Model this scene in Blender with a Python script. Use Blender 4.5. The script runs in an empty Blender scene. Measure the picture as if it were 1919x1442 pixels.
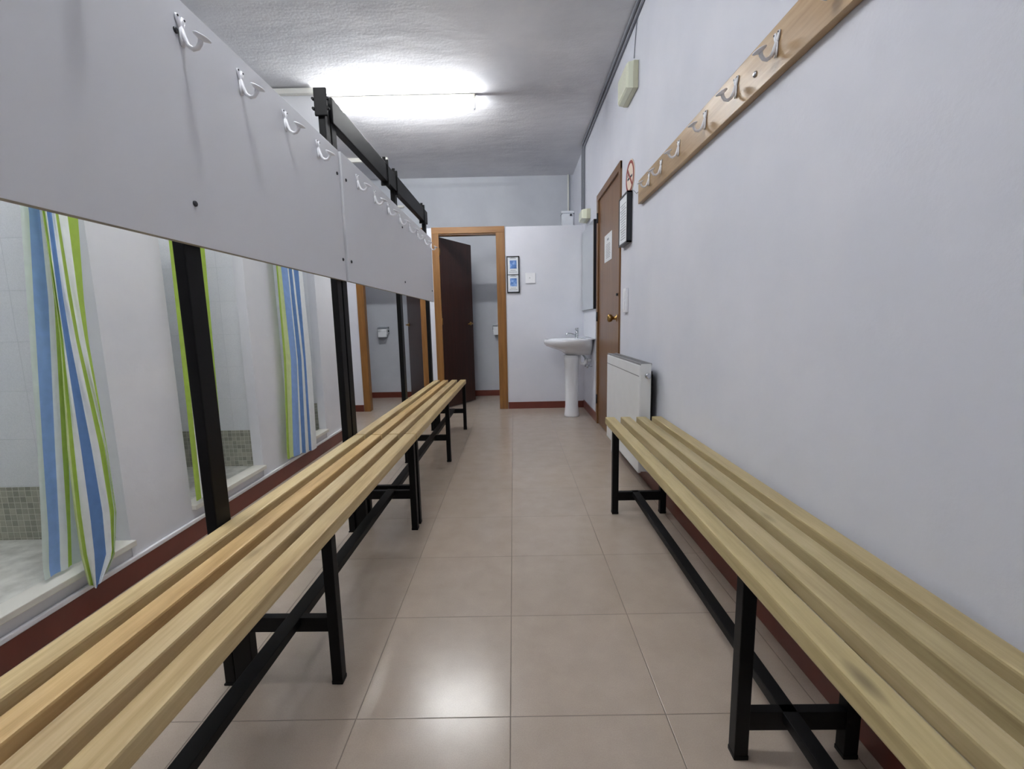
import bpy, bmesh, math, random
from math import pi, sin, cos, atan, hypot, radians
from mathutils import Vector, Matrix
random.seed(7)
SC = bpy.context.scene
COL = SC.collection

# ------------------------------------------------------------------ camera
IMG_W, IMG_H = 1919.0, 1442.0
FPX, VPX, VPY, ROLL, CAM_H = 835.0, 962.0, 605.0, 0.021, 1.02
def make_camera():
    a, b = VPX - IMG_W / 2, VPY - IMG_H / 2
    c, s = cos(ROLL), sin(ROLL)
    xr, yr = c * a - s * b, s * a + c * b
    yaw, pitch = atan(xr / hypot(FPX, yr)), atan(yr / FPX)
    fwd = Vector((-sin(yaw) * cos(pitch), cos(yaw) * cos(pitch), sin(pitch))).normalized()
    right = Vector((cos(yaw), sin(yaw), 0))
    up = right.cross(fwd)
    r2 = c * right - s * up
    u2 = s * right + c * up
    cd = bpy.data.cameras.new('camera')
    cd.sensor_width = 36.0
    cd.lens = FPX / IMG_W * 36.0
    cd.clip_start = 0.02
    cam = bpy.data.objects.new('camera', cd)
    COL.objects.link(cam)
    m = Matrix((r2, u2, -fwd)).transposed().to_4x4()
    m.translation = (0, 0, CAM_H)
    cam.matrix_world = m
    SC.camera = cam
make_camera()

# ------------------------------------------------------------------ world, exposure
w = bpy.data.worlds.new('World'); SC.world = w; w.use_nodes = True
w.node_tree.nodes['Background'].inputs[0].default_value = (0.6, 0.6, 0.62, 1)
w.node_tree.nodes['Background'].inputs[1].default_value = 0.02
SC.view_settings.view_transform = 'Standard'
SC.view_settings.look = 'None'
SC.view_settings.gamma = 1
SC.view_settings.exposure = 2.6
SC.cycles.max_bounces = 10
SC.cycles.diffuse_bounces = 6
SC.cycles.sample_clamp_indirect = 6
TUBE_STRENGTH = 26.0

# ------------------------------------------------------------------ materials
def srgb(r, g, b):
    f = lambda c: (c / 255 / 12.92) if c / 255 <= 0.04045 else ((c / 255 + 0.055) / 1.055) ** 2.4
    return (f(r), f(g), f(b), 1)
def new_mat(name):
    m = bpy.data.materials.new(name); m.use_nodes = True
    nt = m.node_tree
    return m, nt, nt.nodes['Principled BSDF']
def coords(nt, scale=(1, 1, 1), loc=(0, 0, 0), kind='Object'):
    tc = nt.nodes.new('ShaderNodeTexCoord'); mp = nt.nodes.new('ShaderNodeMapping')
    mp.inputs['Scale'].default_value = scale; mp.inputs['Location'].default_value = loc
    nt.links.new(tc.outputs[kind], mp.inputs[0]); return mp.outputs[0]
def ramp(nt, fac, stops):
    r = nt.nodes.new('ShaderNodeValToRGB')
    while len(r.color_ramp.elements) < len(stops): r.color_ramp.elements.new(0.5)
    for e, (p, c) in zip(r.color_ramp.elements, stops): e.position = p; e.color = c
    nt.links.new(fac, r.inputs[0]); return r.outputs[0]
def noise(nt, vec, scale, detail=3, rough=0.5):
    n = nt.nodes.new('ShaderNodeTexNoise'); n.inputs['Scale'].default_value = scale
    n.inputs['Detail'].default_value = detail; n.inputs['Roughness'].default_value = rough
    nt.links.new(vec, n.inputs['Vector']); return n.outputs[0]
def bump(nt, bsdf, h, strength, dist=0.01):
    b = nt.nodes.new('ShaderNodeBump'); b.inputs['Strength'].default_value = strength
    b.inputs['Distance'].default_value = dist
    nt.links.new(h, b.inputs['Height']); nt.links.new(b.outputs[0], bsdf.inputs['Normal'])
def mathn(nt, op, a, b=None):
    n = nt.nodes.new('ShaderNodeMath'); n.operation = op
    for i, v in enumerate((a, b)):
        if v is None: continue
        if isinstance(v, (int, float)): n.inputs[i].default_value = v
        else: nt.links.new(v, n.inputs[i])
    return n.outputs[0]
def mixc(nt, fac, a, b, mode='MIX'):
    n = nt.nodes.new('ShaderNodeMix'); n.data_type = 'RGBA'; n.blend_type = mode
    for sock, v in ((n.inputs[0], fac), (n.inputs[6], a), (n.inputs[7], b)):
        if isinstance(v, (int, float, tuple)): sock.default_value = v
        else: nt.links.new(v, sock)
    return n.outputs[2]
def plain(name, col, rough=0.5, metal=0.0, spec=0.5, vary=0.05, vscale=12, bs=0.0, bscale=80):
    m, nt, b = new_mat(name)
    v = coords(nt)
    c2 = tuple(max(0, min(1, x * (1 - vary * 2))) for x in col[:3]) + (1,)
    nt.links.new(ramp(nt, noise(nt, v, vscale, 4), [(0.3, c2), (0.7, col)]), b.inputs['Base Color'])
    b.inputs['Roughness'].default_value = rough; b.inputs['Metallic'].default_value = metal
    b.inputs['Specular IOR Level'].default_value = spec
    if bs: bump(nt, b, noise(nt, v, bscale, 3), bs, 0.003)
    return m
def plaster(name, col, col2, big=2.0, bs=0.25, rough=0.85, dist=0.006, bigbump=0.0):
    m, nt, b = new_mat(name)
    v = coords(nt, kind='Object')
    base = ramp(nt, noise(nt, v, big, 5, 0.55), [(0.35, col2), (0.65, col)])
    nt.links.new(base, b.inputs['Base Color'])
    h = noise(nt, v, 55, 4, 0.6)
    if bigbump:
        h2 = noise(nt, coords(nt, (1, 2.2, 1)), 2.6, 3, 0.5)
        h = mathn(nt, 'ADD', mathn(nt, 'MULTIPLY', h, 0.10), mathn(nt, 'MULTIPLY', h2, bigbump))
    bump(nt, b, h, bs, dist)
    b.inputs['Roughness'].default_value = rough
    b.inputs['Specular IOR Level'].default_value = 0.25
    return m
def wood(name, c1, c2, c3, axis='Y', rough=0.5, knots=True, scale=1.0, spec=0.4):
    m, nt, b = new_mat(name)
    st = {'Y': (14, 0.9, 14), 'Z': (14, 14, 0.9), 'X': (0.9, 14, 14)}[axis]
    tc = nt.nodes.new('ShaderNodeTexCoord'); mp = nt.nodes.new('ShaderNodeMapping')
    mp.inputs['Scale'].default_value = tuple(s * scale for s in st)
    nt.links.new(tc.outputs['Object'], mp.inputs[0])
    oi = nt.nodes.new('ShaderNodeObjectInfo')
    cb = nt.nodes.new('ShaderNodeVectorMath'); cb.operation = 'ADD'
    ml = nt.nodes.new('ShaderNodeMath'); ml.operation = 'MULTIPLY'; ml.inputs[1].default_value = 37.0
    nt.links.new(oi.outputs['Random'], ml.inputs[0]); nt.links.new(mp.outputs[0], cb.inputs[0]); nt.links.new(ml.outputs[0], cb.inputs[1])
    v = cb.outputs[0]
    g = noise(nt, v, 2.2, 6, 0.6)
    col = ramp(nt, g, [(0.25, c1), (0.5, c2), (0.75, c3)])
    fine = noise(nt, v, 12, 3, 0.6)
    col = mixc(nt, 0.18, col, ramp(nt, fine, [(0.3, c1), (0.7, c3)]))
    col = mixc(nt, 1.0, col, oi.outputs['Color'], 'MULTIPLY')
    if knots:
        kv = {'Y': (13, 4.0, .02), 'Z': (13, .02, 4.0), 'X': (4.0, 13, .02)}[axis]
        if name == 'oiled pine rail': kv = (.02, 2.4, 10)
        mp2 = nt.nodes.new('ShaderNodeMapping'); mp2.inputs['Scale'].default_value = kv
        nt.links.new(tc.outputs['Object'], mp2.inputs[0])
        vo = nt.nodes.new('ShaderNodeTexVoronoi'); vo.inputs['Scale'].default_value = 1.0
        nt.links.new(mp2.outputs[0], vo.inputs['Vector'])
        kf = ramp(nt, vo.outputs['Distance'], [(0.05, (1, 1, 1, 1)), (0.20, (0, 0, 0, 1))])
        sc = nt.nodes.new('ShaderNodeSeparateColor'); nt.links.new(vo.outputs['Color'], sc.inputs[0])
        kf = mathn(nt, 'MULTIPLY', kf, mathn(nt, 'LESS_THAN', sc.outputs[0], 0.42))
        col = mixc(nt, mathn(nt, 'MULTIPLY', kf, 0.7), col, tuple(x * 0.4 for x in c1[:3]) + (1,))
    nt.links.new(col, b.inputs['Base Color'])
    bump(nt, b, fine, 0.15, 0.002)
    b.inputs['Roughness'].default_value = rough; b.inputs['Specular IOR Level'].default_value = spec
    return m
def tile_mat(name, cells, origin, ax, col, col2, grout, gw, rough, spec, grout_dark=1.0, bumpd=0.002, vary=0.12):
    """square tiles laid in the plane of the two axes ax"""
    m, nt, b = new_mat(name)
    geo = nt.nodes.new('ShaderNodeNewGeometry')
    sp = nt.nodes.new('ShaderNodeSeparateXYZ'); nt.links.new(geo.outputs['Position'], sp.inputs[0])
    facs, ids = [], []
    for k, a in enumerate(ax):
        s = 'XYZ'.index(a)
        u = mathn(nt, 'DIVIDE', mathn(nt, 'SUBTRACT', sp.outputs[s], origin[k]), cells[k])
        fl = mathn(nt, 'FLOOR', u); ids.append(fl)
        fr = mathn(nt, 'SUBTRACT', u, fl)
        d = mathn(nt, 'MINIMUM', fr, mathn(nt, 'SUBTRACT', 1.0, fr))
        facs.append(mathn(nt, 'MULTIPLY', d, cells[k]))
    d = mathn(nt, 'MINIMUM', facs[0], facs[1])
    g = mathn(nt, 'LESS_THAN', d, gw)
    rnd = nt.nodes.new('ShaderNodeTexWhiteNoise'); rnd.noise_dimensions = '2D'
    cx = nt.nodes.new('ShaderNodeCombineXYZ')
    nt.links.new(ids[0], cx.inputs[0]); nt.links.new(ids[1], cx.inputs[1]); nt.links.new(cx.outputs[0], rnd.inputs['Vector'])
    v = coords(nt)
    base = ramp(nt, noise(nt, v, 9, 5, 0.6), [(0.3, col2), (0.7, col)])
    tone = ramp(nt, rnd.outputs[0], [(0.0, (1 - vary,) * 3 + (1,)), (1.0, (1, 1, 1, 1))])
    base = mixc(nt, 1.0, base, tone, 'MULTIPLY')
    spk = ramp(nt, noise(nt, v, 320, 2), [(0.35, (0.93, 0.93, 0.93, 1)), (0.6, (1, 1, 1, 1))])
    base = mixc(nt, 1.0, base, spk, 'MULTIPLY')
    gcol = mixc(nt, noise(nt, v, 3.0, 3), grout, tuple(x * grout_dark for x in grout[:3]) + (1,))
    nt.links.new(mixc(nt, g, base, gcol), b.inputs['Base Color'])
    bump(nt, b, mathn(nt, 'MINIMUM', mathn(nt, 'DIVIDE', d, gw * 1.6), 1.0), 0.5, bumpd)
    b.inputs['Specular IOR Level'].default_value = spec
    r = mathn(nt, 'ADD', mathn(nt, 'MULTIPLY', g, 0.4), rough); nt.links.new(r, b.inputs['Roughness'])
    return m

M = {}
M['wall'] = plaster('wall paint', srgb(222, 224, 232), srgb(214, 217, 226), bs=0.10)
M['wall_grey'] = plaster('grey white plaster', srgb(232, 233, 236), srgb(220, 222, 227), big=1.6, bs=.12)
M['wall_back'] = plaster('darker back wall', srgb(198, 202, 208), srgb(186, 190, 197), big=1.6, bs=.12)  # darker tone than the other walls
M['ceiling'] = plaster('rough ceiling plaster', srgb(226, 226, 229), srgb(206, 207, 212), big=1.4, bs=0.55, dist=0.03, bigbump=0.55)
M['floor'] = tile_mat('beige floor tiles', (0.405, 0.4035), (-0.028, 1.0335), 'XY', srgb(186, 172, 158), srgb(177, 163, 149), srgb(134, 122, 111), 0.0013, 0.21, 0.6, 0.8, vary=0.04)
M['white_tile'] = tile_mat('white wall tiles', (0.2, 0.2), (0.02, 0.185), 'YZ', srgb(246, 248, 250), srgb(241, 244, 247), srgb(222, 226, 228), 0.0012, 0.15, 0.5, vary=0.02)
M['white_tile_x'] = tile_mat('white wall tiles across', (0.2, 0.2), (0.02, 0.185), 'XZ', srgb(246, 248, 250), srgb(241, 244, 247), srgb(222, 226, 228), 0.0010, 0.15, 0.5, vary=0.02)
M['mosaic'] = tile_mat('grey green mosaic', (0.026, 0.026), (0.0, 0.003), 'XZ', srgb(196, 196, 180), srgb(174, 174, 158), srgb(206, 206, 194), 0.0013, 0.3, 0.4, vary=0.35)
M['mosaic_y'] = tile_mat('grey green mosaic side', (0.026, 0.026), (0.0, 0.003), 'YZ', srgb(196, 196, 180), srgb(174, 174, 158), srgb(206, 206, 194), 0.0013, 0.3, 0.4, vary=0.35)
M['tray'] = plaster('speckled shower tray', srgb(222, 222, 214), srgb(186, 186, 178), big=14, bs=0.3)
M['sill'] = plain('cream marble sill', srgb(226, 224, 214), 0.35, vary=0.03)
M['skirting'] = plain('dark red brown skirting tile', srgb(116, 56, 43), 0.3, vary=0.12, vscale=5)
M['caulk'] = plain('white joint plaster', srgb(232, 232, 236), 0.6, vary=0.03)
M['slat_l'] = wood('weathered pine slat', srgb(160, 132, 92), srgb(205, 183, 140), srgb(228, 212, 172), 'Y', 0.42)
M['slat_r'] = wood('varnished pine slat', srgb(152, 136, 98), srgb(180, 165, 124), srgb(197, 183, 144), 'Y', 0.42)
M['rail'] = wood('oiled pine rail', srgb(134, 106, 72), srgb(170, 141, 104), srgb(196, 170, 134), 'Y', 0.35, scale=0.6)
M['frame_wood'] = wood('varnished door frame', srgb(110, 72, 36), srgb(136, 94, 48), srgb(156, 112, 62), 'Z', 0.3, knots=False)
M['frame_head'] = wood('varnished door head', srgb(110, 72, 36), srgb(136, 94, 48), srgb(156, 112, 62), 'X', 0.3, knots=False)
M['door_wood'] = wood('brown veneer door', srgb(100, 68, 40), srgb(120, 84, 50), srgb(134, 98, 62), 'Z', 0.3, knots=False)
M['dark_door'] = wood('dark mahogany door', srgb(46, 27, 22), srgb(58, 34, 28), srgb(70, 42, 34), 'Z', 0.35, knots=False)
M['black'] = plain('black painted steel', srgb(11, 11, 13), 0.5, vary=0.15, vscale=20, spec=0.2)
M['panel'] = plain('pale grey laminate', srgb(219, 221, 226), 0.5, vary=0.008, vscale=3, spec=0.3)
M['panel_edge'] = plain('beige chipboard edge', srgb(170, 164, 152), 0.8, vary=0.08)
M['hook_white'] = plain('white enamel', srgb(240, 241, 246), 0.3, vary=0.02)
M['bolt'] = plain('dark bolt', srgb(58, 60, 66), 0.4, 0.6)
M['chrome'] = plain('chrome', srgb(205, 208, 212), 0.15, 1.0, vary=0.02)
M['brass'] = plain('worn brass', srgb(176, 140, 84), 0.28, 1.0, vary=0.1)
M['ceramic'] = plain('white ceramic', srgb(236, 240, 246), 0.12, vary=0.01)
M['plastic'] = plain('white plastic', srgb(238, 240, 244), 0.35, vary=0.01)
M['old_plastic'] = plain('yellowed plastic', srgb(206, 206, 180), 0.4, vary=0.04)
M['old_plastic_lens'] = plain('yellowed lens', srgb(232, 236, 214), 0.25, vary=0.02)
M['rad'] = plain('white radiator enamel', srgb(232, 234, 234), 0.35, vary=0.02)
M['grille'] = plain('grey radiator grille', srgb(150, 150, 152), 0.5, vary=0.1)
M['dark'] = plain('dark bracket and gap shade', srgb(30, 30, 34), 0.7)
M['black_frame'] = plain('black frame lacquer', srgb(20, 22, 28), 0.3)
M['paper'] = plain('white paper', srgb(232, 236, 240), 0.8, vary=0.02)
M['ink'] = plain('grey printing', srgb(150, 156, 164), 0.8)
M['ink_dark'] = plain('dark printing', srgb(70, 80, 90), 0.8)
M['cream'] = plain('cream sign', srgb(238, 222, 204), 0.5, vary=0.02)
M['red'] = plain('red sign ring', srgb(150, 52, 42), 0.5, vary=0.05)
M['conduit'] = plain('grey conduit', srgb(138, 141, 150), 0.5, vary=0.04)
M['mirror'] = plain('mirror glass', srgb(225, 230, 230), 0.03, 1.0, vary=0.005)
M['trunk'] = plain('white trunking', srgb(235, 234, 226), 0.4, vary=0.02)
M['lamp_body'] = plain('aged beige lamp body', srgb(172, 168, 156), 0.5, vary=0.04)
M['c_white'] = plain('curtain white', srgb(246, 250, 250), 0.8, vary=0.03, vscale=30)
M['c_pale'] = plain('curtain pale hem', srgb(222, 232, 226), 0.8, vary=0.03, vscale=30)
M['c_blue'] = plain('curtain blue', srgb(150, 184, 236), 0.8, vary=0.06, vscale=30)
M['c_slate'] = plain('curtain deep blue', srgb(112, 150, 206), 0.8, vary=0.06, vscale=30)
M['c_green'] = plain('curtain green', srgb(178, 208, 92), 0.8, vary=0.06, vscale=30)
M['c_lime'] = plain('curtain lime hem', srgb(218, 232, 170), 0.8, vary=0.05, vscale=30)
for k in ('c_white', 'c_pale', 'c_blue', 'c_slate', 'c_green', 'c_lime'):
    nt = M[k].node_tree; b = nt.nodes['Principled BSDF']
    b.inputs['Specular IOR Level'].default_value = 0.2
    tr = nt.nodes.new('ShaderNodeBsdfTranslucent'); mx = nt.nodes.new('ShaderNodeMixShader')
    src = b.inputs['Base Color'].links[0].from_socket
    nt.links.new(src, tr.inputs[0]); mx.inputs[0].default_value = 0.16
    nt.links.new(b.outputs[0], mx.inputs[1]); nt.links.new(tr.outputs[0], mx.inputs[2])
    nt.links.new(mx.outputs[0], nt.nodes['Material Output'].inputs[0])
def blue_print():
    m, nt, b = new_mat('blue printed picture')
    v = coords(nt)
    nt.links.new(ramp(nt, noise(nt, v, 26, 3), [(0.3, srgb(52, 88, 150)), (0.5, srgb(96, 140, 206)), (0.7, srgb(176, 202, 236))]), b.inputs['Base Color'])
    b.inputs['Roughness'].default_value = 0.4
    return m
M['blue_print'] = blue_print()
def emitter():
    m = bpy.data.materials.new('fluorescent tube glow'); m.use_nodes = True
    nt = m.node_tree; nt.nodes.clear()
    e = nt.nodes.new('ShaderNodeEmission'); o = nt.nodes.new('ShaderNodeOutputMaterial')
    e.inputs[0].default_value = (0.975, 0.99, 1.0, 1); e.inputs[1].default_value = TUBE_STRENGTH
    nt.links.new(e.outputs[0], o.inputs[0]); return m
M['tube'] = emitter()

# ------------------------------------------------------------------ mesh helpers (world design coordinates)
def BM(): return bmesh.new()
def box(bm, lo, hi, bev=0.0, mi=0):
    lo2 = [min(a, b) for a, b in zip(lo, hi)]; hi2 = [max(a, b) for a, b in zip(lo, hi)]
    vs = [bm.verts.new((x, y, z)) for z in (lo2[2], hi2[2]) for y in (lo2[1], hi2[1]) for x in (lo2[0], hi2[0])]
    idx = [(0, 2, 3, 1), (4, 5, 7, 6), (0, 1, 5, 4), (1, 3, 7, 5), (3, 2, 6, 7), (2, 0, 4, 6)]
    fs = [bm.faces.new([vs[i] for i in f]) for f in idx]
    for f in fs: f.material_index = mi
    if bev:
        es = list({e for f in fs for e in f.edges})
        r = bmesh.ops.bevel(bm, geom=es, offset=bev, segments=2, profile=0.6, affect='EDGES')
        for f in r['faces']: f.material_index = mi
    return bm
def frame_at(d):
    d = d.normalized()
    a = Vector((0, 0, 1)) if abs(d.z) < 0.9 else Vector((1, 0, 0))
    u = d.cross(a).normalized(); return u, d.cross(u).normalized()
def tube(bm, pts, r, n=10, caps=True, flat=1.0, mi=0, upv=None):
    pts = [Vector(p) for p in pts]
    rs = r if isinstance(r, (list, tuple)) else [r] * len(pts)
    rings = []; pu = None
    for i, p in enumerate(pts):
        d = (pts[min(i + 1, len(pts) - 1)] - pts[max(i - 1, 0)]).normalized()
        if upv is not None:
            u = Vector(upv); u = (u - d * u.dot(d)).normalized(); v = d.cross(u)
        elif pu is None: u, v = frame_at(d)
        else:
            u = (pu - d * pu.dot(d)).normalized(); v = d.cross(u)
        pu = u
        rings.append([bm.verts.new(p + (u * cos(2 * pi * k / n) + v * sin(2 * pi * k / n) * flat) * rs[i]) for k in range(n)])
    for a, b in zip(rings, rings[1:]):
        for k in range(n):
            f = bm.faces.new((a[k], a[(k + 1) % n], b[(k + 1) % n], b[k])); f.smooth = True; f.material_index = mi
    if caps:
        bm.faces.new(rings[0][::-1]).material_index = mi; bm.faces.new(rings[-1]).material_index = mi
    return bm
def lathe(bm, org, axis, prof, n=24, mi=0):
    """prof: list of (distance along axis, radius)"""
    org = Vector(org); axis = Vector(axis).normalized(); u, v = frame_at(axis)
    rings = [[bm.verts.new(org + axis * h + (u * cos(2 * pi * k / n) + v * sin(2 * pi * k / n)) * max(r, 1e-4)) for k in range(n)] for h, r in prof]
    for a, b in zip(rings, rings[1:]):
        for k in range(n):
            f = bm.faces.new((a[k], a[(k + 1) % n], b[(k + 1) % n], b[k])); f.smooth = True; f.material_index = mi
    bm.faces.new(rings[0][::-1]); bm.faces.new(rings[-1])
    return bm
def loft(bm, rings, cap0=True, cap1=True, smooth=True):
    R = [[bm.verts.new(p) for p in r] for r in rings]
    n = len(R[0])
    for a, b in zip(R, R[1:]):
        for k in range(n):
            f = bm.faces.new((a[k], a[(k + 1) % n], b[(k + 1) % n], b[k])); f.smooth = smooth
    if cap0: bm.faces.new(R[0][::-1])
    if cap1: bm.faces.new(R[-1])
    return bm
def obj(name, bm, mats, parent=None, kind=None, smooth_angle=None, label=None):
    bmesh.ops.recalc_face_normals(bm, faces=bm.faces)
    if parent is not None:
        base = parent['_base'] if '_base' in parent else (0, 0, 0)
        bmesh.ops.translate(bm, verts=bm.verts, vec=-Vector(base))
    me = bpy.data.meshes.new(name); bm.to_mesh(me); bm.free()
    for m in (mats if isinstance(mats, (list, tuple)) else [mats]): me.materials.append(M[m] if isinstance(m, str) else m)
    o = bpy.data.objects.new(name, me); COL.objects.link(o)
    if parent is not None:
        o.parent = parent; o['_base'] = parent['_base'] if '_base' in parent else (0, 0, 0)
    if kind: o['kind'] = kind
    if label: o['label'] = label
    return o
def struct(name, bm, mats): return obj(name, bm, mats, kind='structure')
def bounds(bm):
    vs = [v.co for v in bm.verts]
    return [min(v[i] for v in vs) for i in range(3)], [max(v[i] for v in vs) for i in range(3)]
def thing(name, label, cat, base, pivot=None, ang=0.0, group=None, kind=None):
    o = bpy.data.objects.new(name, None); COL.objects.link(o)
    o.empty_display_size = 0.05
    b = Vector(base)
    if pivot is not None:
        P = Vector(pivot); R = Matrix.Rotation(ang, 3, 'Z'); o.location = P + R @ (b - P); o.rotation_euler = (0, 0, ang)
    else: o.location = b
    o['_base'] = tuple(b)
    o['label'] = label; o['category'] = cat
    if group: o['group'] = group
    if kind: o['kind'] = kind
    return o
def single(name, bm, mats, label, cat, group=None):
    lo, hi = bounds(bm)
    base = Vector(((lo[0] + hi[0]) / 2, (lo[1] + hi[1]) / 2, lo[2]))
    bmesh.ops.translate(bm, verts=bm.verts, vec=-base)
    o = obj(name, bm, mats); o.location = base
    o['label'] = label; o['category'] = cat
    if group: o['group'] = group
    return o

# ------------------------------------------------------------------ room dimensions
XR, XL = 0.83, -1.57          # right wall, shower front wall
YF, YB, YN = 5.25, 6.25, -1.6 # toilet partition, back wall, wall behind the viewer
ZC, ZP = 2.95, 2.10
XFAR = -2.75

# floor, ceiling, walls
struct('floor', box(BM(), (XFAR - .1, YN - .1, -0.1), (XR + .1, YB + .1, 0)), 'floor')
struct('ceiling', box(BM(), (XFAR - .1, YN - .1, ZC), (XR + .1, YB + .1, ZC + 0.1)), 'ceiling')
DY0, DY1, DZ = 3.50, 4.44, 2.19
bm = BM()
box(bm, (XR, YN, 0), (XR + .12, DY0, ZC)); box(bm, (XR, DY1, 0), (XR + .12, YB, ZC)); box(bm, (XR, DY0, DZ), (XR + .12, DY1, ZC))
struct('wall_right', bm, 'wall')
struct('wall_back', box(BM(), (XFAR, YB, 0), (XR + .1, YB + .1, ZC)), 'wall_back')
struct('wall_near', box(BM(), (XFAR, YN - .1, 0), (XR + .1, YN, ZC)), 'wall')
struct('wall_left', box(BM(), (XFAR - .1, YN, 0), (XFAR, YB, ZC)), 'wall_grey')
# toilet partition with two door openings
D1 = (-0.865, -0.145); D2 = (-1.76, -1.04)
bm = BM()
for x0, x1, z0 in ((XFAR, D2[0], 0), (D2[1], D1[0], 0), (D1[1], XR, 0), (D2[0], D2[1], 2.05), (D1[0], D1[1], 2.05)):
    box(bm, (x0, YF, z0), (x1, YF + .09, ZP))
struct('wall_toilet_front', bm, 'wall')
struct('wall_toilet_divider', box(BM(), (-0.975, YF + .09, 0), (-0.915, YB, ZP)), 'wall_grey')
# shower block front wall with three openings
OP = [(1.09, 1.70), (2.045, 2.665), (3.0, 3.61)]
YE = 4.02
bm = BM()
edges = [YN] + [v for o_ in OP for v in o_] + [YE]
for i in range(0, len(edges), 2):
    box(bm, (XL - .06, edges[i], 0), (XL, edges[i + 1], ZP))
for a, b_ in OP: box(bm, (XL - .06, a, 0), (XL - .004, b_, 0.152))
struct('wall_shower_front', bm, 'wall_grey')
bm = BM()
box(bm, (XFAR, YE - .08, 0), (XL - .0605, YE, ZC)); box(bm, (XL - .06, YE - .08, ZP), (XL, YE, ZC))
struct('wall_shower_end', bm, 'wall_grey')
stalls = [(a - .08, b_ + .08) for a, b_ in OP]
for i, (a, b_) in enumerate(stalls):
    b_ = min(b_, YE - .085)
    n = ('near', 'middle', 'far')[i]
    bm = BM()
    box(bm, (XFAR, a - .02, 0.12), (XL - .06, a, ZP)); box(bm, (XFAR, b_, 0.12), (XL - .06, b_ + .02, ZP))
    struct('wall_shower_side_' + n, bm, 'white_tile_x')
    struct('wall_shower_back_' + n, box(BM(), (XFAR + .30, a, 0.12), (XFAR + .32, b_, ZP)), 'white_tile')
    bm = BM()
    box(bm, (XFAR + .32, a, .15), (XL - .062, a + .004, .382)); box(bm, (XFAR + .32, b_ - .004, .15), (XL - .062, b_, .382))
    struct('trim_%d' % (i * 2 + 1), bm, 'mosaic')
    struct('trim_%d' % (i * 2 + 2), box(BM(), (XFAR + .32, a + .004, .15), (XFAR + .324, b_ - .004, .382)), 'mosaic_y')
    struct('floor_shower_' + n, box(BM(), (XFAR + .3, a, 0.10), (XL - .06, b_, 0.15)), 'tray')
    bm = box(BM(), (XL - .062, OP[i][0] + .002, .153), (XL + .02, OP[i][1] + .004, .177), 0.003)
    struct('trim_%d' % (20 + i), bm, 'sill')
# skirtings
def skirt(name, lo, hi): struct(name, box(BM(), lo, hi, 0.002), 'skirting')
skirt('baseboard_right_near', (XR - .012, YN, 0), (XR, DY0 - .05, .09))
skirt('baseboard_right_far', (XR - .012, DY1 + .0, 0), (XR, YF, .09))
skirt('baseboard_left', (XL, YN, 0), (XL + .012, YE, .09))
skirt('baseboard_shower_end', (XFAR, YE, 0), (XL + .012, YE + .012, .09))
skirt('baseboard_front_right', (D1[1] + .07, YF - .012, 0), (XR, YF, .08))
skirt('baseboard_front_middle', (D2[1] + .05, YF - .012, 0), (D1[0] - .05, YF, .08))
skirt('baseboard_front_left', (XFAR, YF - .012, 0), (D2[0] - .05, YF, .08))
skirt('baseboard_back', (XFAR, YB - .012, 0), (XR, YB, .08))
bm = BM(); box(bm, (XL, YN, .09), (XL + .014, YE, .108), 0.004)
struct('trim_30', bm, 'caulk')
bm = BM(); box(bm, (XR - .009, YN, .09), (XR, DY0 - .05, .097), 0.002)
struct('trim_31', bm, 'caulk')

# ------------------------------------------------------------------ toilet doors
def toilet_door(idx, x0, x1, hinge_left, end, label):
    t = thing('door_%d' % idx, label, 'door', ((x0 + x1) / 2, YF, 0), kind='structure')
    for nm, a, b_ in (('frame_jamb', x0 - .045, x0 + .035), ('frame_jamb', x1 - .035, x1 + .065 if hinge_left else x1 + .045)):
        bm = BM(); box(bm, (a, YF - .014, 0), (b_, YF, 2.10), .003)
        ia, ib = (x0, x0 + .028) if a < x0 else (x1 - .028, x1)
        box(bm, (ia, YF, 0), (ib, YF + .09, 2.05), .002)
        obj(nm, bm, 'frame_wood', t)
    bm = BM(); box(bm, (x0 - .045, YF - .016, 2.035), (x1 + (.065 if hinge_left else .045), YF, 2.105), .003)
    box(bm, (x0 + .028, YF, 2.02), (x1 - .028, YF + .09, 2.05), .002)
    obj('frame_head', bm, 'frame_head', t)
    hx_ = x0 + .03 if hinge_left else x1 - .03
    h = Vector((hx_, YF + .055, 0)); e = Vector((end[0], end[1], 0))
    d = (e - h).normalized(); e = h + d * (x1 - x0 - .065)
    nrm = Vector((-d.y, d.x, 0)) * (1 if hinge_left else -1)
    bm = BM(); box(bm, (0, 0, .012), ((e - h).length, .036, 2.012), .002)
    mtx = Matrix(((d.x, nrm.x, 0, h.x), (d.y, nrm.y, 0, h.y), (0, 0, 1, 0), (0, 0, 0, 1)))
    bmesh.ops.transform(bm, matrix=mtx, verts=bm.verts)
    leaf = obj('door_leaf', bm, 'dark_door', t)
    # lever handle on the face turned to the room
    L = (e - h).length - .06
    bm = BM()
    def P(u, v, z): return h + d * u + nrm * v + Vector((0, 0, z))
    for s_, v0 in ((-1, 0.0), (1, .036)):
        lathe(bm, P(L, v0, 1.02), nrm * s_, [(0, .024), (.006, .024), (.010, .012), (.04, .009)], 16)
        tube(bm, [P(L, v0 + s_ * .04, 1.02), P(L - .05, v0 + s_ * .044, 1.02), P(L - .11, v0 + s_ * .04, 1.015)], [.009, .008, .006], 10)
    obj('door_handle', bm, 'brass', leaf)
    for z in (.25, 1.05, 1.85):
        bm = BM(); lathe(bm, h + Vector((0, -.01, z - .04)), (0, 0, 1), [(0, .007), (.08, .007)], 10)
        obj('hinge', bm, 'brass', t)
    return t
toilet_door(1, D1[0], D1[1], True, (-0.50, 5.93), 'right toilet doorway with brown varnished frame, dark door ajar inward')
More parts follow.
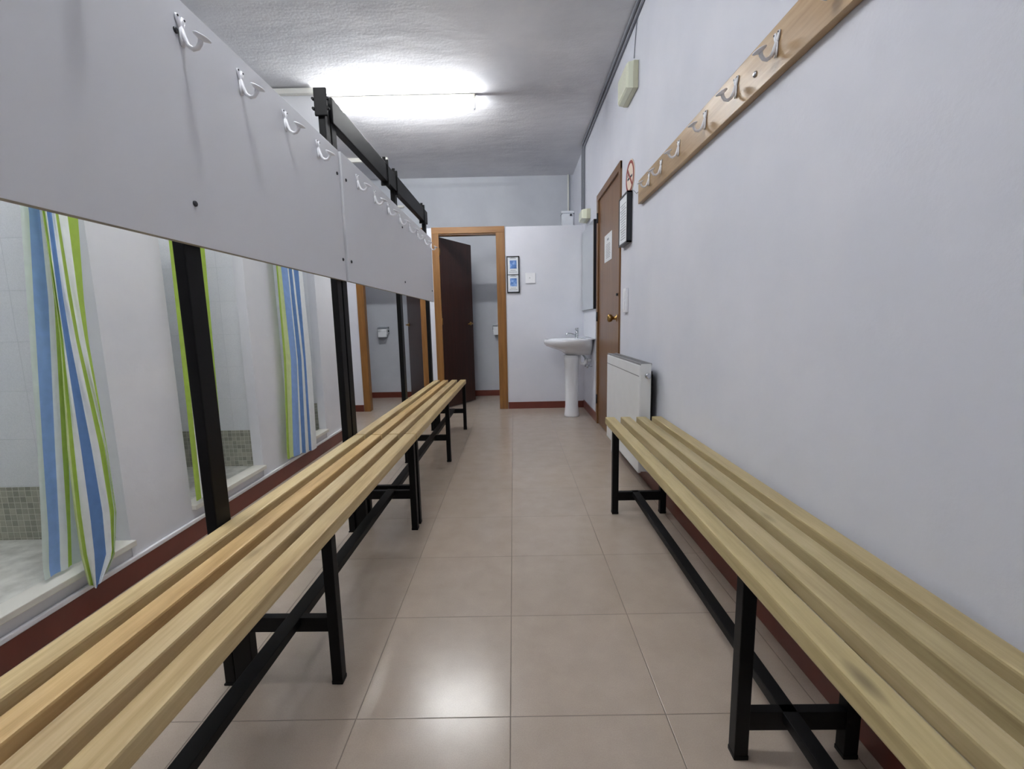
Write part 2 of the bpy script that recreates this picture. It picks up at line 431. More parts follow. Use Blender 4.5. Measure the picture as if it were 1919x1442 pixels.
toilet_door(2, D2[0], D2[1], False, (-1.38, 5.88), 'left toilet doorway seen beyond the bench posts, dark door ajar')

# ------------------------------------------------------------------ right wall door
t = thing('door_3', 'closed brown veneer door in the right wall with a notice taped on it', 'door', (XR, (DY0 + DY1) / 2, 0), kind='structure')
for a, b_ in ((DY0 - .005, DY0 + .055), (DY1 - .06, DY1 + .005)):
    obj('frame_jamb', box(BM(), (XR - .014, a, 0), (XR + .06, b_, DZ), .003), 'door_wood', t)
obj('frame_head', box(BM(), (XR - .015, DY0 - .005, DZ - .055), (XR + .06, DY1 + .005, DZ + .004), .003), 'door_wood', t)
leaf = obj('door_leaf', box(BM(), (XR + .0, DY0 + .056, .01), (XR + .036, DY1 - .061, DZ - .056), .002), 'door_wood', t)
bm = BM(); lathe(bm, (XR, DY0 + .11, 1.04), (-1, 0, 0), [(0, .030), (.006, .030), (.010, .014), (.035, .013), (.042, .027), (.058, .033), (.072, .030), (.080, .012)], 24)
obj('door_knob', bm, 'brass', leaf)
for z in (.25, 1.06, 1.98):
    bm = BM(); lathe(bm, (XR - .016, DY1 - .055, z - .045), (0, 0, 1), [(0, .008), (.09, .008)], 12)
    obj('hinge', bm, 'bolt', t)
bm = BM(); lathe(bm, (XR - .015, DY0 + .03, 1.22), (-1, 0, 0), [(0, .010), (.012, .010)], 12)
obj('latch_stud', bm, 'bolt', t)
# notice on door
t = thing('door_notice', 'white printed sheet taped to the closed brown door in the right wall', 'notice', (XR, 3.96, 1.53))
bm = BM(); box(bm, (XR - .0025, 3.815, 1.53), (XR - .0005, 4.11, 1.76)); obj('sheet', bm, 'paper', t)
bm = BM()
box(bm, (XR - .0032, 3.93, 1.705), (XR - .0026, 4.0, 1.722))
for k in range(9):
    ln = random.uniform(.14, .2); box(bm, (XR - .0032, 3.96 - ln / 2, 1.56 + k * .014), (XR - .0026, 3.96 + ln / 2, 1.564 + k * .014))
obj('printed_text', bm, 'ink', t)

# ------------------------------------------------------------------ things on the right wall
# small frame
t = thing('framed_notice', 'black framed white notice hanging below the no smoking sign', 'picture frame', (XR, 3.31, 1.56))
y0, y1, z0, z1, dp = 3.185, 3.425, 1.555, 1.895, .038
bm = BM()
box(bm, (XR - dp, y0, z0), (XR - .002, y0 + .012, z1), .001); box(bm, (XR - dp, y1 - .012, z0), (XR - .002, y1, z1), .001)
box(bm, (XR - dp, y0, z0), (XR - .002, y1, z0 + .012), .001); box(bm, (XR - dp, y0, z1 - .012), (XR - .002, y1, z1), .001)
obj('frame', bm, 'black_frame', t)
obj('sheet', box(BM(), (XR - dp + .004, y0 + .012, z0 + .012), (XR - dp + .007, y1 - .012, z1 - .012)), 'paper', t)
bm = BM()
for k in range(14):
    ln = random.uniform(.10, .17); box(bm, (XR - dp + .0032, 3.305 - ln / 2, z0 + .04 + k * .018), (XR - dp + .004, 3.305 + ln / 2, z0 + .044 + k * .018))
obj('printed_text', bm, 'ink', t)
# no smoking sign
t = thing('no_smoking_sign', 'round no smoking sign with a red ring on the right wall', 'sign', (XR, 3.245, 1.89))
C_ = Vector((XR, 3.245, 2.0))
bm = BM(); lathe(bm, C_, (-1, 0, 0), [(0.001, .112), (.005, .112)], 40); obj('sign_disc', bm, 'cream', t)
bm = BM()
n = 40
for (r0, r1) in ((.086, .104),):
    for k in range(n):
        a0, a1 = 2 * pi * k / n, 2 * pi * (k + 1) / n
        vs = []
        for xx in (XR - .0052, XR - .0072):
            vs.append([bm.verts.new((xx, C_.y + r * cos(a), C_.z + r * sin(a))) for r, a in ((r0, a0), (r1, a0), (r1, a1), (r0, a1))])
        bm.faces.new(vs[1]); bm.faces.new(vs[0][::-1])
        bm.faces.new((vs[0][1], vs[0][2], vs[1][2], vs[1][1])); bm.faces.new((vs[0][3], vs[0][0], vs[1][0], vs[1][3]))
obj('ring', bm, 'red', t)
bm = BM(); box(bm, (0, -.088, -.008), (.002, .088, .008))
bmesh.ops.transform(bm, matrix=Matrix.Translation((XR - .0082, C_.y, C_.z)) @ Matrix.Rotation(radians(45), 4, 'X'), verts=bm.verts)
obj('slash', bm, 'red', t)
bm = BM(); box(bm, (XR - .0066, C_.y - .06, C_.z - .012), (XR - .0052, C_.y + .045, C_.z + .002)); box(bm, (XR - .0066, C_.y + .05, C_.z - .012), (XR - .0052, C_.y + .062, C_.z + .002))
tube(bm, [(XR - .006, C_.y + .056, C_.z + .01), (XR - .006, C_.y + .045, C_.z + .028), (XR - .006, C_.y + .056, C_.z + .044)], .0025, 6)
obj('cigarette_symbol', bm, 'ink_dark', t)
# wire between sign and coat rail
bm = BM(); tube(bm, [(XR - .004, 3.15, 1.885), (XR - .008, 3.06, 1.84), (XR - .012, 2.953, 1.832)], .0022, 6)
single('thin_cable', bm, 'conduit', 'thin grey cable between the sign and the coat rail end', 'cable')
# emergency light
def em_light(yc, zc, ly, lz, dp, label, tilt=0):
    t = thing('emergency_light', label, 'emergency light', (XR, yc, zc - lz / 2))
    bm = BM(); box(bm, (XR - dp * .45, yc - ly / 2, zc - lz / 2), (XR - .001, yc + ly / 2, zc + lz / 2), .004); obj('housing', bm, 'old_plastic', t)
    bm = BM()
    rings = []
    for dx, k in ((dp * .45, .97), (dp * .85, .93), (dp, .82)):
        rings.append([(XR - dx, yc + sy * ly / 2 * k, zc + sz * lz / 2 * k) for sy, sz in ((-1, -1), (1, -1), (1, 1), (-1, 1))])
    loft(bm, rings, smooth=False); obj('lens', bm, 'old_plastic_lens', t)
    return t
em_light(3.22, 2.575, .27, .165, .075, 'yellowed emergency light high on the right wall above the door edge')
em_light(4.98, 2.135, .24, .10, .09, 'small yellowed emergency light above the washbasin mirror')
bm = BM(); tube(bm, [(XR - .004, 3.19, 2.72), (XR - .004, 3.17, 2.80), (XR - .004, 3.12, 2.945)], .003, 6)
single('lamp_cable', bm, 'conduit', 'thin cable rising from the large emergency light to the ceiling', 'cable')
# switch
t = thing('light_switch', 'tall white double switch plate beside the brown door', 'switch', (XR, 3.30, 1.075))
obj('plate', box(BM(), (XR - .020, 3.255, 1.078), (XR - .001, 3.34, 1.25), .003), 'plastic', t)
for z in (1.10, 1.172): obj('rocker', box(BM(), (XR - .025, 3.27, z), (XR - .0195, 3.325, z + .058), .002), 'plastic', t)
# conduits along ceiling edge and down the corner
t = thing('wall_conduit', 'grey conduit pair along the ceiling edge of the right wall', 'conduit', (XR, 2, 2.2))
bm = BM(); tube(bm, [(XR - .012, YN, 2.925), (XR - .012, 5.19, 2.925), (XR - .012, 5.22, 2.90), (XR - .012, 5.22, 2.13)], .010, 8); obj('conduit_pipe', bm, 'conduit', t)
bm = BM(); tube(bm, [(XR - .034, YN, 2.938), (XR - .034, 5.19, 2.938), (XR - .034, 5.22, 2.91), (XR - .034, 5.22, 2.13)], .010, 8); obj('conduit_pipe', bm, 'conduit', t)

# wood coat rail, right
def hook_parts(o, n):
    """o: point on the face (middle of the hook), n: +1 facing +X, -1 facing -X; returns a bmesh"""
    bm = BM(); ox, oy, oz = o
    P = lambda dx, dy, dz: (ox + n * dx, oy + dy, oz + dz)
    # back plate: flat tongue with two ears
    tube(bm, [P(.003, 0, .012), P(.004, 0, -.02), P(.004, 0, -.034)], [.008, .009, .006], 10, flat=.45, upv=(0, 1, 0))
    for s in (-1, 1):
        tube(bm, [P(.003, 0, .0), P(.003, s * .008, .022), P(.0035, s * .011, .034)], [.006, .007, .0065], 8, flat=.5, upv=(0, 1, 0))
    # swan neck
    tube(bm, [P(.004, 0, .006), P(.009, 0, -.014), P(.017, 0, -.032), P(.029, 0, -.040), P(.040, 0, -.038), P(.047, 0, -.029), P(.051, 0, -.017)], [.0055, .006, .0055, .0055, .0055, .0058, .007], 10)
    ax = Vector((n * .42, 0, .91)).normalized()
    lathe(bm, Vector(P(.050, 0, -.021)), ax, [(0, .006), (.003, .012), (.006, .019), (.008, .0205), (.010, .019), (.0115, .002)], 20)
    return bm
def screws(o, n, hook):
    ox, oy, oz = o
    for dy, dz in ((.011, .030), (-.011, .030), (0, -.002)):
        bm = BM(); lathe(bm, (ox + n * .0055, oy + dy, oz + dz), (n, 0, 0), [(0, .003), (.002, .0026)], 8)
        obj('screw', bm, 'bolt', hook)
RT, RB = 1.885, 1.745
t = thing('coat_rail', 'pine board coat rail with white hooks on the right wall', 'coat rail', (XR, 1.2, RB))
obj('board', box(BM(), (XR - .027, -1.2, RB), (XR - .001, 2.95, RT), .003), 'rail', t)
XF = XR - .027
for y in (2.715, 2.505, 2.25, 1.955, 1.70, 1.455, 1.20, .94, .68, .42):
    hk = obj('coat_hook', hook_parts((XF, y, 1.823), -1), 'hook_white', t)
    screws((XF, y, 1.823), -1, hk)
for y in (1.575, .30):
    bm = BM(); lathe(bm, (XF, y, 1.803), (-1, 0, 0), [(0, .010), (.004, .009), (.007, .004)], 12); obj('mounting_screw', bm, 'chrome', t)

# ------------------------------------------------------------------ left partition: posts, beam, panels
PV = (-0.82, 1.16, 0); AL = -0.0125
t = thing('post_frame', 'black steel posts and top beam standing behind the left benches', 'steel frame', (-0.837, 2.5, 0), PV, AL)
posts = [(-0.85, -0.79, 1.90), (1.152, 1.212, 1.90), (2.10, 2.152, 2.03), (2.166, 2.222, 1.99), (3.205, 3.265, 1.98), (4.205, 4.265, 2.0)]
posts[0] = (0.10, 0.16, 1.90)
for a, b_, zt in posts:
    obj('post', box(BM(), (-.852, a, 0.0), (-.822, b_, zt), .003), 'black', t)
    obj('foot_plate', box(BM(), (-.854, a - .003, 0), (-.823, b_ + .003, .006), .001), 'black', t)
bm = BM(); box(bm, (-.862, 2.088, 1.935), (-.806, 2.10, 2.05), .004)
for z in (1.965, 2.005):
    for x in (-.866, -.802): lathe(bm, (x, 2.094, z), (0, -1, 0), [(-.006, .006), (.008, .006)], 8)
obj('end_plate', bm, 'black', t)
bm = BM(); box(bm, (-.852, 2.166, 1.935), (-.812, 4.285, 2.045), .004); obj('top_beam', bm, 'black', t)
for y in (3.02, 3.235, 4.13):
    bm = BM(); box(bm, (-.858, y, 1.915), (-.806, y + .014, 2.072), .002); box(bm, (-.842, y + .001, 2.07), (-.822, y + .013, 2.09), .003)
    obj('beam_clip', bm, 'black', t)

def coat_panel(y0, y1, hooks, bolts, label, XF0=-.800):
    t = thing('coat_rack', label, 'coat rack', (-.81, (y0 + y1) / 2, 1.23), PV, AL, group='grey coat racks on the post frame')
    bm = BM(); box(bm, (XF0 - .018, y0, 1.232), (XF0, y1, 1.818), .0012)
    for f in bm.faces:
        f.material_index = 1 if abs(f.normal.x) < .5 else 0
    bmesh.ops.recalc_face_normals(bm, faces=bm.faces)
    for f in bm.faces: f.material_index = 1 if abs(f.normal.z) > .7 else 0
    obj('board', bm, ['panel', 'panel_edge'], t)
    for y in hooks:
        h = (XF0, y, 1.741)
        hk = obj('coat_hook', hook_parts(h, 1), 'hook_white', t); screws(h, 1, hk)
    for y, z in bolts:
        bm = BM(); lathe(bm, (XF0, y, z), (1, 0, 0), [(0, .0075), (.003, .007), (.005, .004)], 12); obj('bolt', bm, 'bolt', t)
coat_panel(-1.2, 2.164, [.16, .42, .68, .935, 1.194, 1.429, 1.683, 1.944], [(1.178, 1.335), (1.178, 1.735), (2.135, 1.709), (2.135, 1.328), (.13, 1.335)], 'near grey coat panel above the left bench, largest of the two')
coat_panel(2.178, 4.32, [2.375, 2.644, 2.909, 3.181, 3.451, 3.72, 3.98, 4.24], [(2.221, 1.705), (2.221, 1.329), (3.25, 1.323), (3.25, 1.70), (4.25, 1.33)], 'far grey coat panel in front of the toilet doorways', XF0=-.793)
# white edge strip at the joint and panel end
# ------------------------------------------------------------------ benches
TINTS = {'slat_l': [(1, .98, .88, 1), (1, .86, .66, 1), (.97, .93, .86, 1), (.97, .92, .80, 1)], 'slat_r': [(1, .98, .9, 1), (.97, .95, .93, 1), (.94, .93, .9, 1), (1, .97, .93, 1)]}
def bench(name_label, xs, ztop, thk, ya, yb, frames, stretch, cross, mat, pivot, ang, group, legx, top_front, rear_w):
    t = thing('bench', name_label, 'bench', ((xs[0][0] + xs[-1][1]) / 2, (ya + yb) / 2, 0), pivot, ang, group=group)
    for k, (a, b_) in enumerate(xs):
        bm = BM(); box(bm, (a, ya + random.uniform(-.003, .003), ztop - thk), (b_, yb + random.uniform(-.004, .004), ztop), .005)
        s = obj('slat', bm, mat, t); s.color = TINTS[mat][k]
    for y in frames:
        for (a, b_) in legx:
            obj('leg', box(BM(), (a, y, 0.004), (b_, y + .03, ztop - thk - .001), .002), 'black', t)
            obj('rubber_foot', box(BM(), (a - .001, y - .001, 0), (b_ + .001, y + .031, .012), .002), 'black', t)
        lx0, lx1 = min(legx[0][1], legx[1][1]), max(legx[0][0], legx[1][0])
        obj('crossbar', box(BM(), (lx0, y + .004, cross[0]), (lx1, y + .026, cross[1]), .001), 'black', t)
        obj('top_bar', box(BM(), (lx0, y + .002, ztop - thk - .03), (lx1, y + .028, ztop - thk - .001), .001), 'black', t)
    obj('stretcher', box(BM(), (stretch[0], frames[0] + .0, stretch[2]), (stretch[1], frames[-1] + .03, stretch[3]), .002), 'black', t)
    return t
XS_L = [(-.818, -.766), (-.733, -.682), (-.650, -.597), (-.566, -.510)]
LEG_L = [(-.541, -.511), (-.820, -.767)]
bench('near left slatted bench with dark knots, under the near grey coat panel', XS_L, .482, .038, -1.3, 2.168, [-.85, .15, 1.152, 2.112], (-.66, -.619, .182, .207), (.163, .206), 'slat_l', PV, AL, 'pine slat benches', LEG_L, 0, 0)
bench('far left slatted bench ending before the open toilet door', XS_L, .482, .038, 2.178, 4.30, [2.182, 3.215, 4.225], (-.66, -.619, .182, .207), (.163, .206), 'slat_l', PV, AL, 'pine slat benches', LEG_L, 0, 0)
XS_R = [(.491, .543), (.577, .630), (.664, .717), (.751, .804)]
bench('right slatted bench along the bare wall in front of the radiator', XS_R, .484, .038, -1.3, 2.455, [-1.0, -.1, .908, 2.252], (.600, .636, .095, .121), (.074, .121), 'slat_r', (.5, .92, 0), -.009, 'pine slat benches', [(.493, .525), (.745, .777)], 0, 0)

# ------------------------------------------------------------------ radiator
t = thing('radiator', 'white panel radiator on the right wall beyond the right bench', 'radiator', (XR, 3.1, .12))
R0, R1, RZ0, RZ1 = 2.53, 3.42, .125, .775
xf, xb = XR - .115, XR - .045
bm = BM(); box(bm, (xf, R0, RZ0), (xf + .018, R1, RZ1 - .012), .006)
obj('front_panel', bm, 'rad', t)
obj('rear_panel', box(BM(), (xb - .015, R0 + .01, RZ0), (xb, R1 - .01, RZ1 - .02), .004), 'rad', t)
obj('groove', box(BM(), (xf - .0012, R0 + .012, RZ1 - .078), (xf + .002, R1 - .01, RZ1 - .073)), 'grille', t)
for y in (R0, R1 - .006): obj('side_cover', box(BM(), (xf + .006, y - .001, RZ0 + .01), (xb - .004, y + .006, RZ1 - .004), .002), 'rad', t)
bm = BM(); nb = 46
for k in range(nb):
    y = R0 + .02 + k * (R1 - R0 - .04) / (nb - 1); box(bm, (xf + .012, y, RZ1 - .012), (xb - .004, y + .006, RZ1 - .002))
box(bm, (xf + .004, R0, RZ1 - .013), (xf + .014, R1, RZ1), .002); box(bm, (xb - .008, R0, RZ1 - .013), (xb, R1, RZ1), .002)
obj('top_grille', bm, 'grille', t)
bm = BM(); lathe(bm, (xf + .04, R0 - .004, RZ1 - .07), (0, -1, 0), [(0, .012), (.012, .012), (.014, .016), (.03, .016), (.032, .008)], 16)
obj('plug', bm, 'chrome', t)
for y in (R0 + .12, R1 - .12): obj('wall_bracket', box(BM(), (xb, y, RZ0 + .05), (XR - .001, y + .03, RZ1 - .08), .002), 'dark', t)
obj('back_shadow_plate', box(BM(), (xb + .002, R0 + .03, RZ0 + .03), (xb + .012, R1 - .03, RZ1 - .05)), 'dark', t)  # dark sheet stands in for the shade between radiator and wall
bm = BM(); tube(bm, [(xf + .04, R1 - .03, RZ0 + .02), (xf + .04, R1 - .03, .03), (xf + .04, R1 - .03, 0.002)], .009, 10); obj('feed_pipe', bm, 'rad', t)

# ------------------------------------------------------------------ washbasin
BY = 4.80
t = thing('washbasin', 'white pedestal washbasin in the far right corner', 'washbasin', (.62, BY, 0))
def dring(z, x0, hw, x1=XR - .002, n=40, flat=.0):
    pts = []
    # D shape: half ellipse pointing to -X with a straight back at x1
    L = x1 - x0
    for k in range(n):
        a = 2 * pi * k / n
        cx, cy = cos(a), sin(a)
        e = .62
        sx = math.copysign(abs(cx) ** e, cx); sy = math.copysign(abs(cy) ** e, cy)
        if cx > 0: x = x1 - L * .35 + sx * L * .35
        else: x = x1 - L * .35 - abs(cx) ** .9 * L * .65
        pts.append((x, BY + sy * hw, z))
    return pts
bm = BM()
loft(bm, [dring(.665, .56, .09), dring(.70, .52, .14), dring(.722, .47, .19), dring(.745, .40, .235), dring(.765, .352, .268), dring(.785, .330, .284), dring(.815, .322, .290), dring(.830, .324, .290), dring(.837, .333, .283),
          dring(.832, .37, .25, XR - .13), dring(.80, .39, .235, XR - .14), dring(.76, .43, .19, XR - .17), dring(.735, .50, .10, XR - .24)])
obj('basin', bm, 'ceramic', t)
obj('splash_ledge', box(BM(), (XR - .10, BY - .27, .834), (XR - .002, BY + .27, .842), .003), 'ceramic', t)
bm = BM()
def ering(z, rx, ry, cx=.612, n=28): return [(cx + .005 + 1.12 * rx * cos(2 * pi * k / n), BY - .02 + ry * sin(2 * pi * k / n), z) for k in range(n)]
loft(bm, [ering(0.0, .074, .085), ering(.02, .072, .083), ering(.12, .062, .072), ering(.55, .066, .074), ering(.60, .07, .08), ering(.664, .072, .085)])
obj('pedestal', bm, 'ceramic', t)
bm = BM(); fx = XR - .15
lathe(bm, (fx, BY, .838), (0, 0, 1), [(0, .026), (.008, .024), (.012, .016), (.045, .017), (.05, .02), (.075, .021), (.08, .012)], 20)
tube(bm, [(fx, BY, .862), (fx - .05, BY, .882), (fx - .10, BY, .895), (fx - .115, BY, .888), (fx - .118, BY, .872)], [.012, .011, .009, .009, .008], 10)
tp = obj('tap', bm, 'chrome', t)
bm = BM(); lathe(bm, (fx, BY, .918), (0, 0, 1), [(0, .012), (.006, .021), (.026, .022), (.032, .014)], 12); obj('tap_knob', bm, 'chrome', tp)
bm = BM()
tube(bm, [(.70, BY - .01, .68), (.70, BY - .01, .60), (.715, BY - .01, .565), (.745, BY - .01, .56), (.77, BY - .01, .58), (.78, BY - .01, .60), (XR - .002, BY - .01, .60)], .018, 12)
obj('drain_trap', bm, 'plastic', t)
bm = BM()
for dy in (-.07, .07): tube(bm, [(XR - .002, BY + dy, .54), (XR - .05, BY + dy, .54), (XR - .055, BY + dy, .62), (XR - .12, BY + dy * .4, .70)], .006, 8); lathe(bm, (XR - .05, BY + dy, .54), (0, 0, 1), [(-.015, .011), (.02, .011)], 10)
obj('supply_hose', bm, 'chrome', t)
struct('trim_40', box(BM(), (XR - .008, 4.52, .845), (XR, YF, 1.15), .001), 'ceramic')
# mirror over basin
t = thing('wall_mirror', 'tall frameless mirror above the washbasin with dark edge', 'mirror', (XR - .03, 4.85, 1.14))
m0, m1 = 4.50, 5.235
obj('backing', box(BM(), (XR - .030, m0, 1.14), (XR - .002, m1, 2.0), .001), 'black_frame', t)
obj('glass', box(BM(), (XR - .034, m0 + .002, 1.142), (XR - .0302, m1 - .002, 1.998), .0006), 'mirror', t)
# poster pair and blank plate on the toilet partition
t = thing('hygiene_poster', 'black framed pair of blue printed leaflets beside the right toilet door', 'picture frame', (0, YF, 1.36))
x0, x1, z0, z1 = -.064, .082, 1.36, 1.772
bm = BM()
for lo, hi in (((x0, z0), (x0 + .011, z1)), ((x1 - .013, z0), (x1, z1)), ((x0, z0), (x1, z0 + .013)), ((x0, z1 - .011), (x1, z1)), ((x0, 1.563), (x1, 1.569))):
    box(bm, (lo[0], YF - .020, lo[1]), (hi[0], YF - .001, hi[1]), .001)
obj('frame', bm, 'black_frame', t)
for za, zb in ((z0 + .010, 1.563), (1.569, z1 - .009)):
    obj('leaflet', box(BM(), (x0 + .009, YF - .014, za), (x1 - .009, YF - .010, zb)), 'paper', t)
    h = (zb - za)
    bm = BM(); box(bm, (x0 + .037, YF - .0152, za + h * .33), (x1 - .032, YF - .0142, za + h * .80)); obj('picture', bm, 'blue_print', t)
    bm = BM()
    for fz, ln in ((.22, .062), (.12, .09), (.90, .07), (.95, .045)):
        box(bm, ((x0 + x1) / 2 - ln / 2, YF - .0150, za + h * fz), ((x0 + x1) / 2 + ln / 2, YF - .0142, za + h * fz + .005))
    obj('printed_text', bm, 'ink', t)
t = thing('junction_cover', 'square white plate on the far wall right of the poster', 'wall plate', (.205, YF, 1.465))
obj('plate', box(BM(), (.148, YF - .014, 1.466), (.264, YF - .001, 1.582), .004), 'plastic', t)
bm = BM(); box(bm, (.178, YF - .0155, 1.496), (.234, YF - .0138, 1.552), .001); obj('button', bm, 'plastic', t)
bm = BM(); box(bm, (.194, YF - .0165, 1.522), (.204, YF - .0154, 1.528)); obj('indicator', bm, 'ink_dark', t)
# paper holders
def paper_holder(xc, label):
    t = thing('toilet_paper_holder', label, 'toilet paper holder', (xc, YB, .84), group='toilet paper holders')
    bm = BM()
    tube(bm, [(xc + .062 , YB - .06, .94), (xc - .062, YB - .06, .94)], .048, 24); obj('paper_roll', bm, 'paper', t)
    bm = BM(); box(bm, (xc - .059, YB - .1068, .86), (xc + .059, YB - .1055, .94)); obj('hanging_sheet', bm, 'paper', t)
    bm = BM()
    rings = []
    n = 10
    for k in range(n + 1):
        a = radians(38 + 84 * k / n)
        rings.append((YB - .06 - .056 * cos(a), .94 + .056 * sin(a)))
    for (ya, za), (yb, zb) in zip(rings, rings[1:]):
        vs = [bm.verts.new(p) for p in ((xc - .07, ya, za), (xc + .07, ya, za), (xc + .07, yb, zb), (xc - .07, yb, zb))]
        bm.faces.new(vs)
    box(bm, (xc - .072, YB - .012, .90), (xc + .072, YB - .001, 1.0), .004)
    for s in (-1, 1): box(bm, (xc + s * .068 - .002, YB - .06, .93), (xc + s * .068 + .002, YB - .004, .95))
    bmesh.ops.solidify(bm, geom=bm.faces[:], thickness=.0015)
    obj('cover', bm, 'chrome', t)
paper_holder(-1.80, 'chrome toilet paper holder seen through the left toilet doorway')
paper_holder(-.215, 'chrome toilet paper holder partly hidden by the right toilet door frame')
# cistern
t = thing('cistern', 'white high cistern showing above the toilet partition by the corner', 'cistern', (.74, YB, 2.05))
bm = BM()
def rr(z, hx, y0, y1): return [(.745 - hx, y0, z), (.745 + hx, y0, z), (.745 + hx, y1, z), (.745 - hx, y1, z)]
loft(bm, [rr(2.06, .065, YB - .13, YB - .002), rr(2.425, .083, YB - .16, YB - .002)], smooth=False)
bmesh.ops.bevel(bm, geom=list(bm.edges), offset=.012, segments=3, affect='EDGES'); obj('tank', bm, 'ceramic', t)
obj('lid', box(BM(), (.655, YB - .168, 2.425), (.829, YB - .002, 2.455), .008), 'ceramic', t)
bm = BM(); lathe(bm, (.78, YB - .17, 2.40), (0, -1, 0), [(0, .014), (.01, .014), (.012, .008)], 12); obj('flush_lever', bm, 'bolt', t)
bm = BM(); tube(bm, [(.765, YB - .03, 2.45), (.765, YB - .03, ZC - .005)], .011, 10); obj('supply_pipe', bm, 'trunk', t)
bm = BM(); tube(bm, [(.72, YB - .10, 2.06), (.72, YB - .10, 1.2)], .016, 10); obj('flush_pipe', bm, 'plastic', t)

# ------------------------------------------------------------------ lamps
def lamp(yc, x0, x1, label):
    t = thing('fluorescent_lamp', label, 'ceiling lamp', ((x0 + x1) / 2, yc, ZC - .1), group='fluorescent batten lamps')
    bm = BM(); box(bm, (x0, yc - .021, ZC - .040), (x1, yc + .021, ZC - .001), .005); obj('housing', bm, 'lamp_body', t)
    for x in (x0, x1 - .02): obj('tube_holder', box(BM(), (x, yc - .014, ZC - .120), (x + .02, yc + .014, ZC - .039), .004), 'plastic', t)
    bm = BM(); tube(bm, [(x0 + .021, yc, ZC - .102), (x1 - .021, yc, ZC - .102)], .016, 16); obj('tube', bm, 'tube', t)
lamp(4.09, -1.52, -.285, 'lit fluorescent batten lamp on the ceiling above the far bench')
lamp(1.13, -1.52, -.27, 'lit fluorescent batten lamp on the ceiling above the near bench')
bm = box(BM(), (XFAR + .02, YE - .125, ZC - .052), (XL - .01, YE - .082, ZC - .012), .003)
single('cable_trunking', bm, 'trunk', 'white cable trunking at the top of the shower end wall', 'trunking')
bm = box(BM(), (-2.3, 5.47, ZC - .045), (-1.42, 5.51, ZC - .001), .003)
single('cable_trunking', bm, 'trunk', 'white cable trunking across the ceiling over the toilets', 'trunking')
bm = BM(); tube(bm, [(-1.75, YB - .02, 2.59), (-1.43, YB - .02, 2.59)], .016, 10)
single('wall_pipe', bm, 'trunk', 'short white pipe high on the back wall above left toilet', 'pipe')

# ------------------------------------------------------------------ shower curtains
F_, VP_ = None, None
def px_to_y(x, y, X):
    """room point on the plane X for a measured spot of the photograph"""
    cam = SC.camera.matrix_world
    R = cam.to_3x3()
    d = R @ Vector(((x - IMG_W / 2) / FPX, -(y - IMG_H / 2) / FPX, -1))
    s = X / d.x
    return d.y * s, CAM_H + d.z * s
def curtain(label, stripes, rows, xplane, ztop, zbot, fold=.012, sub=4, tuck=None):
    """stripes: material of each band; rows: (y_pixel, [band edges in pixels]) measured top to bottom"""
    # turn into Y(z) for each band edge
    t = thing('shower_curtain', label, 'shower curtain', (xplane, 0, 0), group='striped shower curtains')
    nb = len(stripes)
    cols = []
    for b in range(nb + 1):
        pts = []
        for yp, xs in rows:
            Y, Z = px_to_y(xs[b], yp, xplane); pts.append((Z, Y))
        pts.sort(); cols.append(pts)
    def Yat(b, z):
        p = cols[b]
        if z <= p[0][0]: i = 0
        elif z >= p[-1][0]: return p[-1][1] + (z - p[-1][0]) * 0.02 * (b - nb / 2) / nb
        else: i = max(k for k in range(len(p) - 1) if p[k][0] <= z)
        (z0, y0), (z1, y1) = p[i], p[i + 1]
        if z < z0: return y0
        return y0 + (y1 - y0) * (z - z0) / (z1 - z0)
    bm = BM(); NZ = 60; NC = nb * sub
    grid = []
    for r in range(NZ + 1):
        row = []
        for c in range(NC + 1):
            b, f = divmod(c, sub); f /= sub
            if b == nb: b, f = nb - 1, 1.0
            zb = zbot(c / NC) if callable(zbot) else zbot
            z = zb + (ztop - zb) * r / NZ
            Y = Yat(b, z) * (1 - f) + Yat(b + 1, z) * f
            zz = (z - .1) / 1.8
            X = xplane + fold * .45 * sin(c / NC * nb * .9 * pi + .4 * sin(zz * 3)) + .0016 * sin(zz * 34 + c * .7) + (tuck(c / NC, z) if tuck else 0)
            row.append(bm.verts.new((X, Y * X / xplane, z)))
        grid.append(row)
    for r in range(NZ):
        for c in range(NC):
            f = bm.faces.new((grid[r][c], grid[r][c + 1], grid[r + 1][c + 1], grid[r + 1][c])); f.smooth = True
            f.material_index = c // sub
    names = []
    bmesh.ops.recalc_face_normals(bm, faces=bm.faces)
    obj('cloth', bm, stripes, t)
    return t
def rod_and_rings(t, y0, y1, xp, ztop, n):
    bm = BM(); tube(bm, [(xp, y0, ztop + .03), (xp, y1, ztop + .03)], .012, 12); obj('curtain_rod', bm, 'chrome', t)
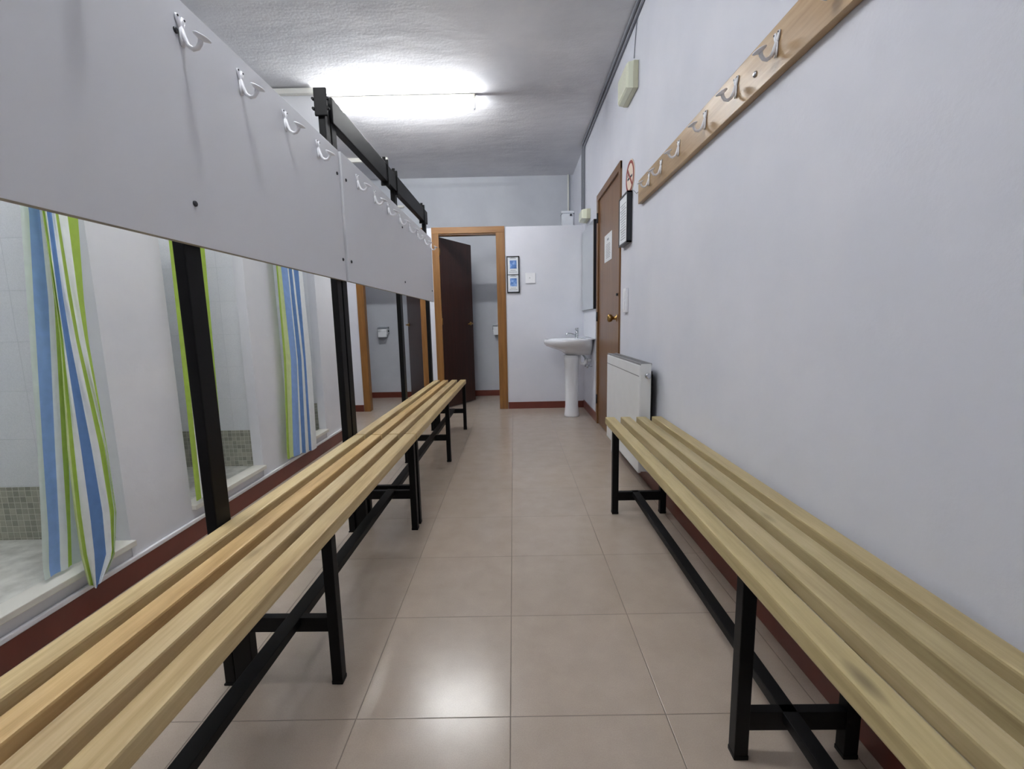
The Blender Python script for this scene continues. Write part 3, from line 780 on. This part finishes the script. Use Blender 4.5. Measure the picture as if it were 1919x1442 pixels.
# near curtain, rear section hangs inside the sill, front section outside
rowsA = [(393, [38, 54, 74, 80, 83, 92]), (560, [50, 63, 90.5, 101.5, 108, 120]), (840, [70, 80, 103, 116.5, 128, 150]), (1000, [78, 91, 111.5, 126.5, 133, 158]), (1065, [80, 92, 113, 128, 135, 160])]
rowsB = [(393, [78, 79.5, 83, 87, 96, 103, 108, 125, 145]), (560, [103, 104.5, 107, 109, 118.5, 128, 135, 146.5, 157]), (640, [113, 114.5, 118, 121, 132, 143, 149, 160, 166]),
         (840, [126, 131, 139, 151.5, 171.5, 186.5, 196, 200, 201]), (960, [139, 144, 151.5, 168, 192, 206, 214, 217, 218]), (1040, [151, 156, 163, 177, 199, 210, 213, 214, 215]), (1098, [166, 170, 175, 180, 184, 186, 187, 188, 189])]
tA = curtain('near striped shower curtain, blue and green, gathered beside the near sill', ['c_pale', 'c_blue', 'c_white', 'c_green', 'c_pale'], rowsA, -1.60, 1.98, .19, .010)
# front section of the same curtain
def curtain_part(parent, stripes, rows, xplane, ztop, zbot, fold, tuck=None):
    t2 = curtain('x', stripes, rows, xplane, ztop, zbot, fold, tuck=tuck)
    o = t2.children[0]
    bx = Vector(t2['_base']) - Vector(parent['_base'])
    o.data.transform(Matrix.Translation(bx))
    o.parent = parent; o.name = 'cloth_fold'
    bpy.data.objects.remove(t2)
    return o
curtain_part(tA, ['c_lime', 'c_green', 'c_white', 'c_slate', 'c_white', 'c_green', 'c_white', 'c_green'], rowsB, -1.515, 1.98,
             lambda u: .108 + .10 * abs(u - .42) ** 1.3, .012)
rod_and_rings(tA, 1.10, 1.69, XL - .03, 1.98, 0)
rows2 = [(450, [316, 327, 340, 356, 368, 382]), (700, [343, 353, 366, 378, 390, 404]), (920, [366, 376, 390, 404, 413, 423])]
t2_ = curtain('middle striped shower curtain hidden behind the first black post, green edges showing', ['c_green', 'c_white', 'c_slate', 'c_white', 'c_green'], rows2, -1.545, 1.98, .20, .010)
rod_and_rings(t2_, 2.06, 2.655, XL - .03, 1.98, 0)
rows3 = [(505, [518, 521, 527, 539, 541, 547, 550, 559, 566]), (674, [532, 536, 545, 556, 558, 565, 569, 573, 583]), (845, [537.5, 542, 549.5, 562, 566, 573, 579, 584, 594])]
t3_ = curtain('far striped shower curtain, mostly blue, left of the second black post', ['c_green', 'c_lime', 'c_blue', 'c_white', 'c_slate', 'c_white', 'c_slate', 'c_white'], rows3, -1.535, 1.98,
              lambda u: .145 - .05 * u, .012)
rod_and_rings(t3_, 3.01, 3.60, XL - .03, 1.98, 0)

# drop the helper property
for o in bpy.data.objects:
    if '_base' in o: del o['_base']
